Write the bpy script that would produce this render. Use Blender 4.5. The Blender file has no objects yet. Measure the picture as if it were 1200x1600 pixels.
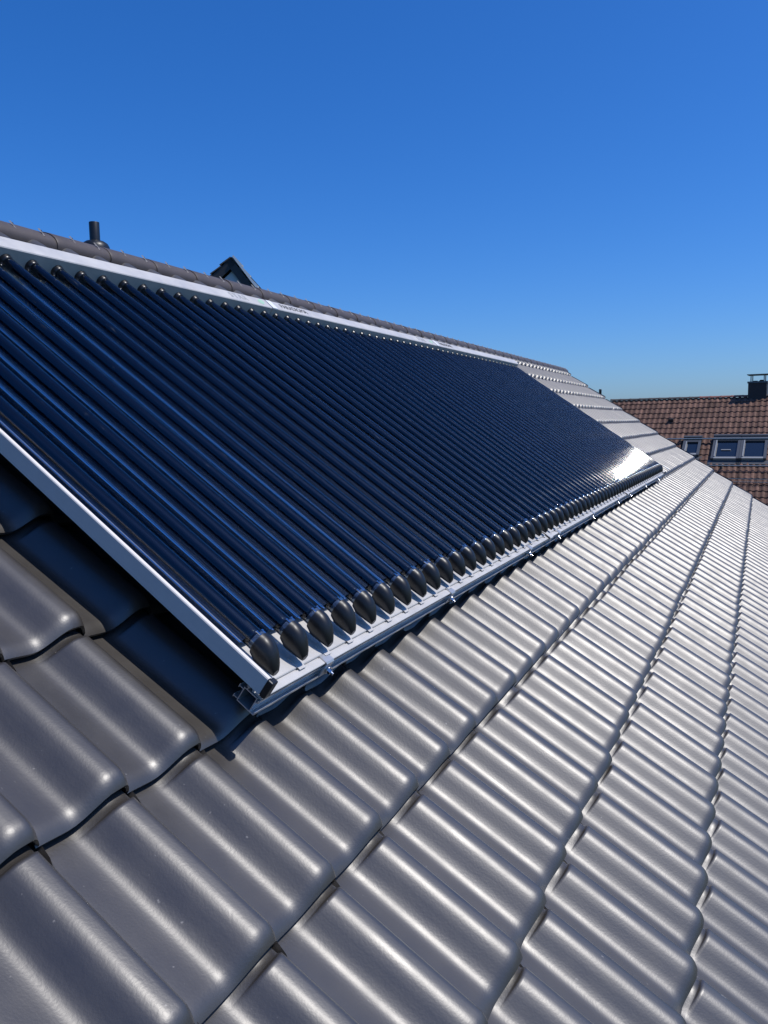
import bpy, math, random
import numpy as np
from mathutils import Matrix, Vector

S = bpy.context.scene
COL = S.collection
random.seed(7)
RNG = np.random.default_rng(11)
R = math.radians

# ------------------------------------------------------------------ camera, sky, sun, exposure
ZOFF = 8.3                      # height of the roof datum above the ground
cam_d = bpy.data.cameras.new('camera')
cam = bpy.data.objects.new('camera', cam_d)
COL.objects.link(cam)
cam_d.sensor_fit = 'VERTICAL'
cam_d.sensor_height = 36
cam_d.sensor_width = 27
cam_d.lens = 28.004
cam_d.clip_start = 0.02
cam_d.clip_end = 6000
_r = (0.9046233, 0.4258587, -0.0173520)
_d = (0.0300293, -0.1042944, -0.9940930)
_f = (-0.4251528, 0.8987586, -0.1071354)
_m = Matrix(((_r[0], -_d[0], -_f[0], 1.30369), (_r[1], -_d[1], -_f[1], -1.02489),
             (_r[2], -_d[2], -_f[2], 0.45005 + ZOFF), (0, 0, 0, 1)))
cam.matrix_world = _m
S.camera = cam

PITCH = R(34.9936)
CP, SP = math.cos(PITCH), math.sin(PITCH)
# direction towards the sun, given in roof axes (downslope, along the ridge, normal)
sv, su, sn = -0.084, 0.11, 0.99
SUN = Vector((sv * CP + sn * SP, su, -sv * SP + sn * CP)).normalized()
sun_el = math.asin(SUN.z)
sun_az = math.atan2(SUN.x, SUN.y)

world = bpy.data.worlds.new('World')
S.world = world
world.use_nodes = True
wn = world.node_tree
wn.nodes.clear()
sky = wn.nodes.new('ShaderNodeTexSky')
sky.sky_type = 'NISHITA'
sky.sun_disc = False
sky.sun_elevation = sun_el
sky.sun_rotation = sun_az
sky.altitude = 0
sky.air_density = 1.0
sky.dust_density = 1.0
sky.ozone_density = 10.0
hsv = wn.nodes.new('ShaderNodeHueSaturation')
hsv.inputs['Saturation'].default_value = 1.2
tint = wn.nodes.new('ShaderNodeVectorMath'); tint.operation = 'MULTIPLY'
tint.inputs[1].default_value = (0.797, 0.967, 1.233)
bg = wn.nodes.new('ShaderNodeBackground')
bg.inputs['Strength'].default_value = 0.12
wo = wn.nodes.new('ShaderNodeOutputWorld')
wn.links.new(sky.outputs[0], hsv.inputs['Color'])
wn.links.new(hsv.outputs[0], tint.inputs[0])
wn.links.new(tint.outputs[0], bg.inputs['Color'])
wn.links.new(bg.outputs[0], wo.inputs['Surface'])

sun_d = bpy.data.lights.new('sun', 'SUN')
sun_d.energy = 3.8
sun_d.angle = R(0.53)
sun_d.color = (1.0, 0.96, 0.905)
sun = bpy.data.objects.new('sun', sun_d)
COL.objects.link(sun)
sun.rotation_euler = SUN.to_track_quat('Z', 'Y').to_euler()
sun.location = (0, 0, 40)

S.view_settings.view_transform = 'Standard'
S.view_settings.look = 'None'
S.view_settings.exposure = 0.0
S.view_settings.gamma = 1.0
S.cycles.caustics_reflective = False
S.cycles.caustics_refractive = False
S.cycles.transparent_max_bounces = 32
S.cycles.max_bounces = 10
S.cycles.glossy_bounces = 6

# ------------------------------------------------------------------ materials
def mat(name, color, rough=0.5, metal=0.0, spec=0.5, coat=0.0, coat_rough=0.05, bump=None,
        noise=None, rnoise=None, ior=None):
    """noise=(scale, amount): brightness mottling; bump=(scale, strength, distance)"""
    m = bpy.data.materials.new(name)
    m.use_nodes = True
    t = m.node_tree
    b = t.nodes['Principled BSDF']
    b.inputs['Base Color'].default_value = (*color, 1)
    b.inputs['Roughness'].default_value = rough
    b.inputs['Metallic'].default_value = metal
    b.inputs['Specular IOR Level'].default_value = spec
    if ior: b.inputs['IOR'].default_value = ior
    b.inputs['Coat Weight'].default_value = coat
    b.inputs['Coat Roughness'].default_value = coat_rough
    tc = t.nodes.new('ShaderNodeTexCoord')
    if noise:
        n = t.nodes.new('ShaderNodeTexNoise')
        n.inputs['Scale'].default_value = noise[0]
        n.inputs['Detail'].default_value = 6
        n.inputs['Roughness'].default_value = 0.65
        t.links.new(tc.outputs['Object'], n.inputs['Vector'])
        mr = t.nodes.new('ShaderNodeMapRange')
        mr.inputs['From Min'].default_value = 0.25
        mr.inputs['From Max'].default_value = 0.75
        mr.inputs['To Min'].default_value = 1 - noise[1]
        mr.inputs['To Max'].default_value = 1 + noise[1]
        t.links.new(n.outputs['Fac'], mr.inputs['Value'])
        mx = t.nodes.new('ShaderNodeVectorMath')
        mx.operation = 'SCALE'
        mx.inputs[0].default_value = color
        t.links.new(mr.outputs[0], mx.inputs['Scale'])
        t.links.new(mx.outputs[0], b.inputs['Base Color'])
    if rnoise:
        n2 = t.nodes.new('ShaderNodeTexNoise')
        n2.inputs['Scale'].default_value = rnoise[0]
        n2.inputs['Detail'].default_value = 5
        t.links.new(tc.outputs['Object'], n2.inputs['Vector'])
        m2 = t.nodes.new('ShaderNodeMapRange')
        m2.inputs['From Min'].default_value = 0.3
        m2.inputs['From Max'].default_value = 0.7
        m2.inputs['To Min'].default_value = max(0.01, rough - rnoise[1])
        m2.inputs['To Max'].default_value = rough + rnoise[1]
        t.links.new(n2.outputs['Fac'], m2.inputs['Value'])
        t.links.new(m2.outputs[0], b.inputs['Roughness'])
    if bump:
        n3 = t.nodes.new('ShaderNodeTexNoise')
        n3.inputs['Scale'].default_value = bump[0]
        n3.inputs['Detail'].default_value = 4
        t.links.new(tc.outputs['Object'], n3.inputs['Vector'])
        bp = t.nodes.new('ShaderNodeBump')
        bp.inputs['Strength'].default_value = bump[1]
        bp.inputs['Distance'].default_value = bump[2]
        t.links.new(n3.outputs['Fac'], bp.inputs['Height'])
        t.links.new(bp.outputs[0], b.inputs['Normal'])
    return m

def tile_material(name, color, rough, warm=(1.0, 1.0, 1.0), spec=0.5, coarse=0.16, dirt=0.25):
    m = mat(name, color, rough, spec=spec)
    t = m.node_tree
    b = t.nodes['Principled BSDF']
    tc = t.nodes.new('ShaderNodeTexCoord')
    at = t.nodes.new('ShaderNodeAttribute')
    at.attribute_name = 'tint'
    n = t.nodes.new('ShaderNodeTexNoise'); n.inputs['Scale'].default_value = 5.5
    n.inputs['Detail'].default_value = 8; n.inputs['Roughness'].default_value = 0.7
    t.links.new(tc.outputs['Object'], n.inputs['Vector'])
    mr = t.nodes.new('ShaderNodeMapRange')
    mr.inputs['From Min'].default_value = 0.3; mr.inputs['From Max'].default_value = 0.7
    mr.inputs['To Min'].default_value = 1 - coarse; mr.inputs['To Max'].default_value = 1 + coarse
    t.links.new(n.outputs['Fac'], mr.inputs['Value'])
    mm = t.nodes.new('ShaderNodeMath'); mm.operation = 'MULTIPLY'
    t.links.new(mr.outputs[0], mm.inputs[0]); t.links.new(at.outputs['Fac'], mm.inputs[1])
    sc = t.nodes.new('ShaderNodeVectorMath'); sc.operation = 'SCALE'
    sc.inputs[0].default_value = color
    t.links.new(mm.outputs[0], sc.inputs['Scale'])
    # pale lime dust and fine streaks that run down the slope
    mp = t.nodes.new('ShaderNodeMapping'); mp.inputs['Scale'].default_value = (2.0, 26.0, 26.0)
    t.links.new(tc.outputs['Object'], mp.inputs['Vector'])
    st = t.nodes.new('ShaderNodeTexNoise'); st.inputs['Scale'].default_value = 1.6
    st.inputs['Detail'].default_value = 6; st.inputs['Roughness'].default_value = 0.7
    t.links.new(mp.outputs[0], st.inputs['Vector'])
    sr = t.nodes.new('ShaderNodeMapRange')
    sr.inputs['From Min'].default_value = 0.55; sr.inputs['From Max'].default_value = 0.85
    sr.inputs['To Min'].default_value = 0.0; sr.inputs['To Max'].default_value = dirt
    t.links.new(st.outputs['Fac'], sr.inputs['Value'])
    mix = t.nodes.new('ShaderNodeMix'); mix.data_type = 'RGBA'
    t.links.new(sr.outputs[0], mix.inputs['Factor'])
    t.links.new(sc.outputs[0], mix.inputs['A'])
    mix.inputs['B'].default_value = (color[0] * 2.0 + .012, color[1] * 2.0 + .011, color[2] * 1.9 + .01, 1)
    t.links.new(mix.outputs['Result'], b.inputs['Base Color'])
    sp = t.nodes.new('ShaderNodeTexNoise'); sp.inputs['Scale'].default_value = 75; sp.inputs['Detail'].default_value = 2
    t.links.new(tc.outputs['Object'], sp.inputs['Vector'])
    spr = t.nodes.new('ShaderNodeMapRange'); spr.inputs['From Min'].default_value = .74; spr.inputs['From Max'].default_value = .80
    spr.inputs['To Min'].default_value = 0; spr.inputs['To Max'].default_value = .45
    t.links.new(sp.outputs['Fac'], spr.inputs['Value'])
    mix2 = t.nodes.new('ShaderNodeMix'); mix2.data_type = 'RGBA'
    t.links.new(spr.outputs[0], mix2.inputs['Factor']); t.links.new(mix.outputs['Result'], mix2.inputs['A'])
    mix2.inputs['B'].default_value = (.35, .32, .28, 1)
    t.links.new(mix2.outputs['Result'], b.inputs['Base Color'])
    # roughness varies a little from place to place
    n2 = t.nodes.new('ShaderNodeTexNoise'); n2.inputs['Scale'].default_value = 14
    n2.inputs['Detail'].default_value = 6
    t.links.new(tc.outputs['Object'], n2.inputs['Vector'])
    m2 = t.nodes.new('ShaderNodeMapRange')
    m2.inputs['From Min'].default_value = 0.3; m2.inputs['From Max'].default_value = 0.7
    m2.inputs['To Min'].default_value = rough - 0.035; m2.inputs['To Max'].default_value = rough + 0.045
    t.links.new(n2.outputs['Fac'], m2.inputs['Value'])
    t.links.new(m2.outputs[0], b.inputs['Roughness'])
    # leathery engobe grain
    g = t.nodes.new('ShaderNodeTexNoise'); g.inputs['Scale'].default_value = 210
    g.inputs['Detail'].default_value = 3
    t.links.new(tc.outputs['Object'], g.inputs['Vector'])
    b1 = t.nodes.new('ShaderNodeBump'); b1.inputs['Strength'].default_value = 0.22
    b1.inputs['Distance'].default_value = 0.0009
    t.links.new(g.outputs['Fac'], b1.inputs['Height'])
    g2 = t.nodes.new('ShaderNodeTexNoise'); g2.inputs['Scale'].default_value = 18
    g2.inputs['Detail'].default_value = 3
    t.links.new(tc.outputs['Object'], g2.inputs['Vector'])
    b2 = t.nodes.new('ShaderNodeBump'); b2.inputs['Strength'].default_value = 0.10
    b2.inputs['Distance'].default_value = 0.002
    t.links.new(g2.outputs['Fac'], b2.inputs['Height'])
    t.links.new(b1.outputs[0], b2.inputs['Normal'])
    t.links.new(b2.outputs[0], b.inputs['Normal'])
    return m

M_TILE = tile_material('engobed_tile', (0.030, 0.0255, 0.0215), 0.47, spec=1.0)
for _m2 in (M_TILE,):
    _b = _m2.node_tree.nodes['Principled BSDF']
    _b.inputs['IOR'].default_value = 1.55
    _b.inputs['Coat Weight'].default_value = 0.34
    _b.inputs['Specular Tint'].default_value = (1.0, 0.98, 0.95, 1)
    _b.inputs['Coat IOR'].default_value = 1.6
    _b.inputs['Coat Roughness'].default_value = 0.40
    _cn = _b.inputs['Normal'].links[0].from_socket
    _m2.node_tree.links.new(_cn, _b.inputs['Coat Normal'])
M_RIDGE = tile_material('ridge_clay', (0.085, 0.069, 0.062), 0.52, spec=0.4)
M_REDTILE = tile_material('weathered_red_tile', (0.135, 0.074, 0.052), 0.75, spec=0.25, coarse=0.3, dirt=0.35)
M_ALU = mat('satin_aluminium', (0.66, 0.67, 0.68), 0.38, metal=0.75, noise=(30, 0.05), rnoise=(40, 0.06))
M_ALUW = mat('silver_anodised', (0.54, 0.52, 0.49), 0.5, metal=0.15, noise=(9, 0.10), rnoise=(14, 0.12))
M_BRIGHT = mat('bright_aluminium', (0.62, 0.62, 0.62), 0.38, metal=0.7)
M_STEEL = mat('stainless_steel', (0.7, 0.7, 0.69), 0.16, metal=1.0)
M_MIRROR = mat('mirror_sheet', (0.84, 0.86, 0.88), 0.07, metal=1.0)
def tube_material():
    """dark selective absorber behind two glass walls: the reflections of the stacked walls add up"""
    m = bpy.data.materials.new('absorber_glass'); m.use_nodes = True
    t = m.node_tree; t.nodes.clear()
    o = t.nodes.new('ShaderNodeOutputMaterial')
    df = t.nodes.new('ShaderNodeBsdfPrincipled')
    df.inputs['Base Color'].default_value = (0.0012, 0.0025, 0.010, 1)
    df.inputs['Roughness'].default_value = 0.6
    df.inputs['Specular IOR Level'].default_value = 0.0
    gl = t.nodes.new('ShaderNodeBsdfGlossy'); gl.inputs['Roughness'].default_value = 0.065
    gl.inputs['Color'].default_value = (0.93, 0.95, 1, 1)
    fr = t.nodes.new('ShaderNodeFresnel'); fr.inputs['IOR'].default_value = 1.26
    s1 = t.nodes.new('ShaderNodeMath'); s1.operation = 'SUBTRACT'; s1.inputs[0].default_value = 1
    p = t.nodes.new('ShaderNodeMath'); p.operation = 'POWER'; p.inputs[1].default_value = 2.4
    s2 = t.nodes.new('ShaderNodeMath'); s2.operation = 'SUBTRACT'; s2.inputs[0].default_value = 1
    t.links.new(fr.outputs[0], s1.inputs[1]); t.links.new(s1.outputs[0], p.inputs[0]); t.links.new(p.outputs[0], s2.inputs[1])
    # dust film: patchy, settles on the lower ends
    tc = t.nodes.new('ShaderNodeTexCoord')
    n = t.nodes.new('ShaderNodeTexNoise'); n.inputs['Scale'].default_value = 9; n.inputs['Detail'].default_value = 8
    t.links.new(tc.outputs['Object'], n.inputs['Vector'])
    mr = t.nodes.new('ShaderNodeMapRange'); mr.inputs['From Min'].default_value = .45; mr.inputs['From Max'].default_value = .8
    mr.inputs['To Min'].default_value = 0.035; mr.inputs['To Max'].default_value = 0.06
    t.links.new(n.outputs['Fac'], mr.inputs['Value']); t.links.new(mr.outputs[0], gl.inputs['Roughness'])
    # small pale smears of dried rain dust
    mp = t.nodes.new('ShaderNodeMapping'); mp.inputs['Scale'].default_value = (14, 60, 60)
    t.links.new(tc.outputs['Object'], mp.inputs['Vector'])
    oi = t.nodes.new('ShaderNodeObjectInfo')
    ad = t.nodes.new('ShaderNodeVectorMath'); ad.operation = 'ADD'
    cb = t.nodes.new('ShaderNodeCombineXYZ')
    ml = t.nodes.new('ShaderNodeMath'); ml.operation = 'MULTIPLY'; ml.inputs[1].default_value = 500
    t.links.new(oi.outputs['Random'], ml.inputs[0]); t.links.new(ml.outputs[0], cb.inputs[0])
    t.links.new(mp.outputs[0], ad.inputs[0]); t.links.new(cb.outputs[0], ad.inputs[1])
    nd = t.nodes.new('ShaderNodeTexNoise'); nd.inputs['Scale'].default_value = 1.0; nd.inputs['Detail'].default_value = 5
    t.links.new(ad.outputs[0], nd.inputs['Vector'])
    md = t.nodes.new('ShaderNodeMapRange'); md.inputs['From Min'].default_value = .66; md.inputs['From Max'].default_value = .80
    md.inputs['To Min'].default_value = 0; md.inputs['To Max'].default_value = 1
    t.links.new(nd.outputs['Fac'], md.inputs['Value'])
    mc = t.nodes.new('ShaderNodeMix'); mc.data_type = 'RGBA'
    mc.inputs['A'].default_value = (0.0012, 0.0025, 0.010, 1); mc.inputs['B'].default_value = (0.05, 0.055, 0.06, 1)
    t.links.new(md.outputs[0], mc.inputs['Factor']); t.links.new(mc.outputs['Result'], df.inputs['Base Color'])
    mx = t.nodes.new('ShaderNodeMixShader')
    t.links.new(s2.outputs[0], mx.inputs[0]); t.links.new(df.outputs[0], mx.inputs[1]); t.links.new(gl.outputs[0], mx.inputs[2])
    t.links.new(mx.outputs[0], o.inputs['Surface'])
    return m
M_TUBE = tube_material()
def clear_glass():
    """thin clear glass wall: see-through, with the mirror reflection of its two faces"""
    m = bpy.data.materials.new('clear_glass_tube'); m.use_nodes = True
    t = m.node_tree; t.nodes.clear()
    o = t.nodes.new('ShaderNodeOutputMaterial')
    tr = t.nodes.new('ShaderNodeBsdfTransparent'); tr.inputs[0].default_value = (.95, .965, .96, 1)
    gl = t.nodes.new('ShaderNodeBsdfGlossy'); gl.inputs['Roughness'].default_value = 0.045
    fr = t.nodes.new('ShaderNodeFresnel'); fr.inputs['IOR'].default_value = 1.42
    tc = t.nodes.new('ShaderNodeTexCoord')
    n = t.nodes.new('ShaderNodeTexNoise'); n.inputs['Scale'].default_value = 9; n.inputs['Detail'].default_value = 8
    t.links.new(tc.outputs['Object'], n.inputs['Vector'])
    mr = t.nodes.new('ShaderNodeMapRange'); mr.inputs['From Min'].default_value = .4; mr.inputs['From Max'].default_value = .8
    mr.inputs['To Min'].default_value = 0.03; mr.inputs['To Max'].default_value = 0.09
    t.links.new(n.outputs['Fac'], mr.inputs['Value']); t.links.new(mr.outputs[0], gl.inputs['Roughness'])
    mx = t.nodes.new('ShaderNodeMixShader')
    # two faces of the wall: 1 - (1 - F)^2
    s1 = t.nodes.new('ShaderNodeMath'); s1.operation = 'SUBTRACT'; s1.inputs[0].default_value = 1
    p = t.nodes.new('ShaderNodeMath'); p.operation = 'POWER'; p.inputs[1].default_value = 1.6
    s2 = t.nodes.new('ShaderNodeMath'); s2.operation = 'SUBTRACT'; s2.inputs[0].default_value = 1
    t.links.new(fr.outputs[0], s1.inputs[1]); t.links.new(s1.outputs[0], p.inputs[0]); t.links.new(p.outputs[0], s2.inputs[1])
    t.links.new(s2.outputs[0], mx.inputs[0]); t.links.new(tr.outputs[0], mx.inputs[1]); t.links.new(gl.outputs[0], mx.inputs[2])
    t.links.new(mx.outputs[0], o.inputs['Surface'])
    return m
M_CLEAR = clear_glass()
M_GLASSEND = mat('tube_end_glass', (0.11, 0.145, 0.19), 0.12, metal=0.6, noise=(160, 0.7))
M_CAP = mat('black_rubber_cap', (0.009, 0.0095, 0.0105), 0.38, spec=0.45, bump=(120, 0.25, 0.0006), noise=(60, 0.3))
M_SEAL = mat('black_seal', (0.010, 0.010, 0.011), 0.3, spec=0.5)
M_BLACKPL = mat('black_plastic', (0.012, 0.012, 0.013), 0.35)
M_VENT = mat('anthracite_plastic', (0.009, 0.011, 0.012), 0.40, noise=(30, 0.2))
M_GLINT = mat('glint_metal', (0.55, 0.62, 0.7), 0.15, metal=1.0)  # bright metal for the tabs that stand in for reflections
M_CLIP = mat('clip_grey', (0.30, 0.275, 0.25), 0.55)
M_TXT = mat('dark_print', (0.05, 0.055, 0.06), 0.6)
M_TXTG = mat('grey_print', (0.36, 0.37, 0.37), 0.6)
M_GREEN = mat('green_print', (0.36, 0.55, 0.40), 0.6)
M_WALL = mat('pale_render', (0.62, 0.60, 0.55), 0.9, bump=(60, 0.3, 0.002), noise=(2, 0.06))
M_WHITE = mat('white_gloss_wood', (0.75, 0.75, 0.73), 0.5)
M_DARKWOOD = mat('dark_stained_wood', (0.03, 0.03, 0.032), 0.6, noise=(8, 0.25))
M_GABLE = mat('white_rendered_gable', (0.55, 0.56, 0.57), 0.7, noise=(5, 0.1))
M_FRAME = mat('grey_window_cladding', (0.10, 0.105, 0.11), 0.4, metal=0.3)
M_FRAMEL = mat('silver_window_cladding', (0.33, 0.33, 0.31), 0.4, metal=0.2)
M_PANE = mat('window_pane', (0.012, 0.018, 0.028), 0.04, spec=0.6, coat=0.6)
M_PANEIN = mat('blind_fabric', (0.3, 0.31, 0.31), 0.8)
M_CHIM = mat('chimney_slate', (0.030, 0.024, 0.024), 0.7, noise=(12, 0.3))
M_ZINC = mat('zinc_sheet', (0.36, 0.38, 0.39), 0.45, metal=0.6, noise=(6, 0.12))
M_GALV = mat('galvanised_pipe', (0.34, 0.36, 0.34), 0.4, metal=0.7, noise=(15, 0.15))
M_LAWN = mat('lawn', (0.045, 0.075, 0.025), 0.95, noise=(0.6, 0.35), bump=(8, 0.5, 0.03))
M_PAVE = mat('paving', (0.25, 0.24, 0.225), 0.9, noise=(1.5, 0.15))
M_ROAD = mat('asphalt', (0.05, 0.05, 0.052), 0.9, noise=(4, 0.15))
M_LEAD = mat('lead_flashing', (0.10, 0.105, 0.11), 0.5, metal=0.4)

# ------------------------------------------------------------------ mesh helpers
class MB:
    """collects shapes for ONE mesh object"""
    def __init__(self):
        self.v = []; self.f = []; self.sm = []; self.mi = []
    def add(self, vs, fs, smooth=False, mi=0):
        o = len(self.v)
        self.v.extend([tuple(p) for p in vs])
        for f in fs:
            self.f.append([i + o for i in f]); self.sm.append(smooth); self.mi.append(mi)
        return self
    def box(self, a, b, mi=0):
        (x0, y0, z0), (x1, y1, z1) = a, b
        vs = [(x, y, z) for z in (z0, z1) for y in (y0, y1) for x in (x0, x1)]
        fs = [(0, 2, 3, 1), (4, 5, 7, 6), (0, 1, 5, 4), (2, 6, 7, 3), (0, 4, 6, 2), (1, 3, 7, 5)]
        return self.add(vs, fs, False, mi)
    def prism(self, prof, y0, y1, mi=0, smooth=False, caps=True):
        """prof: closed list of (x, z), swept along y"""
        n = len(prof)
        vs = [(x, y0, z) for x, z in prof] + [(x, y1, z) for x, z in prof]
        fs = [(i, (i + 1) % n, n + (i + 1) % n, n + i) for i in range(n)]
        self.add(vs, fs, smooth, mi)
        if caps:
            self.add(vs[:n], [tuple(range(n))[::-1]], False, mi)
            self.add(vs[n:], [tuple(range(n))], False, mi)
        return self
    def tube(self, p0, p1, r0, r1=None, seg=16, caps=True, smooth=True, mi=0):
        if r1 is None: r1 = r0
        p0 = Vector(p0); p1 = Vector(p1)
        d = (p1 - p0).normalized()
        a = d.orthogonal().normalized(); b = d.cross(a)
        vs = []
        for p, r in ((p0, r0), (p1, r1)):
            for i in range(seg):
                t = 2 * math.pi * i / seg
                vs.append(p + (a * math.cos(t) + b * math.sin(t)) * r)
        fs = [(i, (i + 1) % seg, seg + (i + 1) % seg, seg + i) for i in range(seg)]
        self.add(vs, fs, smooth, mi)
        if caps:
            self.add(vs[:seg], [tuple(range(seg))[::-1]], False, mi)
            self.add(vs[seg:], [tuple(range(seg))], False, mi)
        return self
    def lathe(self, prof, c=(0, 0, 0), seg=24, axis='z', mi=0):
        """prof: list of (r, h)"""
        n = len(prof); vs = []
        for r, h in prof:
            for i in range(seg):
                t = 2 * math.pi * i / seg
                if axis == 'z': vs.append((c[0] + r * math.cos(t), c[1] + r * math.sin(t), c[2] + h))
                else: vs.append((c[0] + h, c[1] + r * math.cos(t), c[2] + r * math.sin(t)))
        fs = []
        for k in range(n - 1):
            for i in range(seg):
                j = (i + 1) % seg
                fs.append((k * seg + i, k * seg + j, (k + 1) * seg + j, (k + 1) * seg + i))
        return self.add(vs, fs, True, mi)
    def mesh(self, name, mats):
        me = bpy.data.meshes.new(name)
        me.from_pydata(self.v, [], self.f)
        for m in (mats if isinstance(mats, (list, tuple)) else [mats]): me.materials.append(m)
        me.polygons.foreach_set('use_smooth', self.sm)
        me.polygons.foreach_set('material_index', self.mi)
        me.update()
        return me
    def build(self, name, mats, parent=None, bevel=0.0):
        o = bpy.data.objects.new(name, self.mesh(name, mats))
        COL.objects.link(o)
        if parent is not None: o.parent = parent
        if bevel:
            bm = o.modifiers.new('bevel', 'BEVEL'); bm.width = bevel; bm.segments = 2
            bm.limit_method = 'ANGLE'; bm.angle_limit = R(40)
        return o

def empty(name, parent=None):
    o = bpy.data.objects.new(name, None); COL.objects.link(o)
    o.empty_display_size = 0.2
    if parent is not None: o.parent = parent
    return o

def tag(o, label=None, cat=None, group=None, kind=None):
    if label: o['label'] = label
    if cat: o['category'] = cat
    if group: o['group'] = group
    if kind: o['kind'] = kind
    return o

def copy_tree(o, parent=None):
    c = o.copy(); COL.objects.link(c)
    if parent is not None: c.parent = parent
    for ch in list(o.children): copy_tree(ch, c)
    return c

L = 0.36                        # exposed length of one tile course; roof axes below are in units of L
def roof_place(o, v=0.0, u=0.0, n=0.0):
    """put a thing at (v downslope, u along the ridge, n above the tiles), units of L"""
    x = v * L; y = u * L; z = n * L
    o.location = (x * CP + z * SP, y, -x * SP + z * CP + ZOFF)
    o.rotation_euler = (0, PITCH, 0)
    return o
def rw(v, u, n):
    x = v * L; y = u * L; z = n * L
    return Vector((x * CP + z * SP, y, -x * SP + z * CP + ZOFF))

# ------------------------------------------------------------------ ground and surroundings
g = MB().add([(-400, -400, 0), (400, -400, 0), (400, 400, 0), (-400, 400, 0)], [(0, 1, 2, 3)]).build('ground', M_LAWN)
tag(g, kind='structure')
g = MB().add([(9, -200, .004), (15, -200, .004), (15, 200, .004), (9, 200, .004)], [(0, 1, 2, 3)]).build('road', M_ROAD)
tag(g, kind='structure')
g = MB().box((7.2, -200, 0.0), (8.98, 200, .12)).build('pavement', M_PAVE)
tag(g, kind='structure')

# ------------------------------------------------------------------ tiled roof surfaces
W = 0.55826                     # covering width of a tile, units of L
U_END = 36.655
V_RIDGE = -6.62

def hump(t, H):
    t = np.asarray(t, float)
    a = np.clip((t - 0.39) / (0.765 - 0.39), 0, 1)
    z = H * (a * a * (3 - 2 * a))
    fall = np.clip((t - 0.88) / 0.12, 0, 1)
    z = np.where(t > 0.88, H - (H - 0.035) * (1 - np.cos(fall * math.pi * .5)) ** 1.0, z)
    pan = 0.010 * np.cos(np.clip(t / 0.36, 0, 1) * math.pi) * (t < 0.36) - 0.010 * (t >= 0.36) * (1 - a)
    return z + pan

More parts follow.
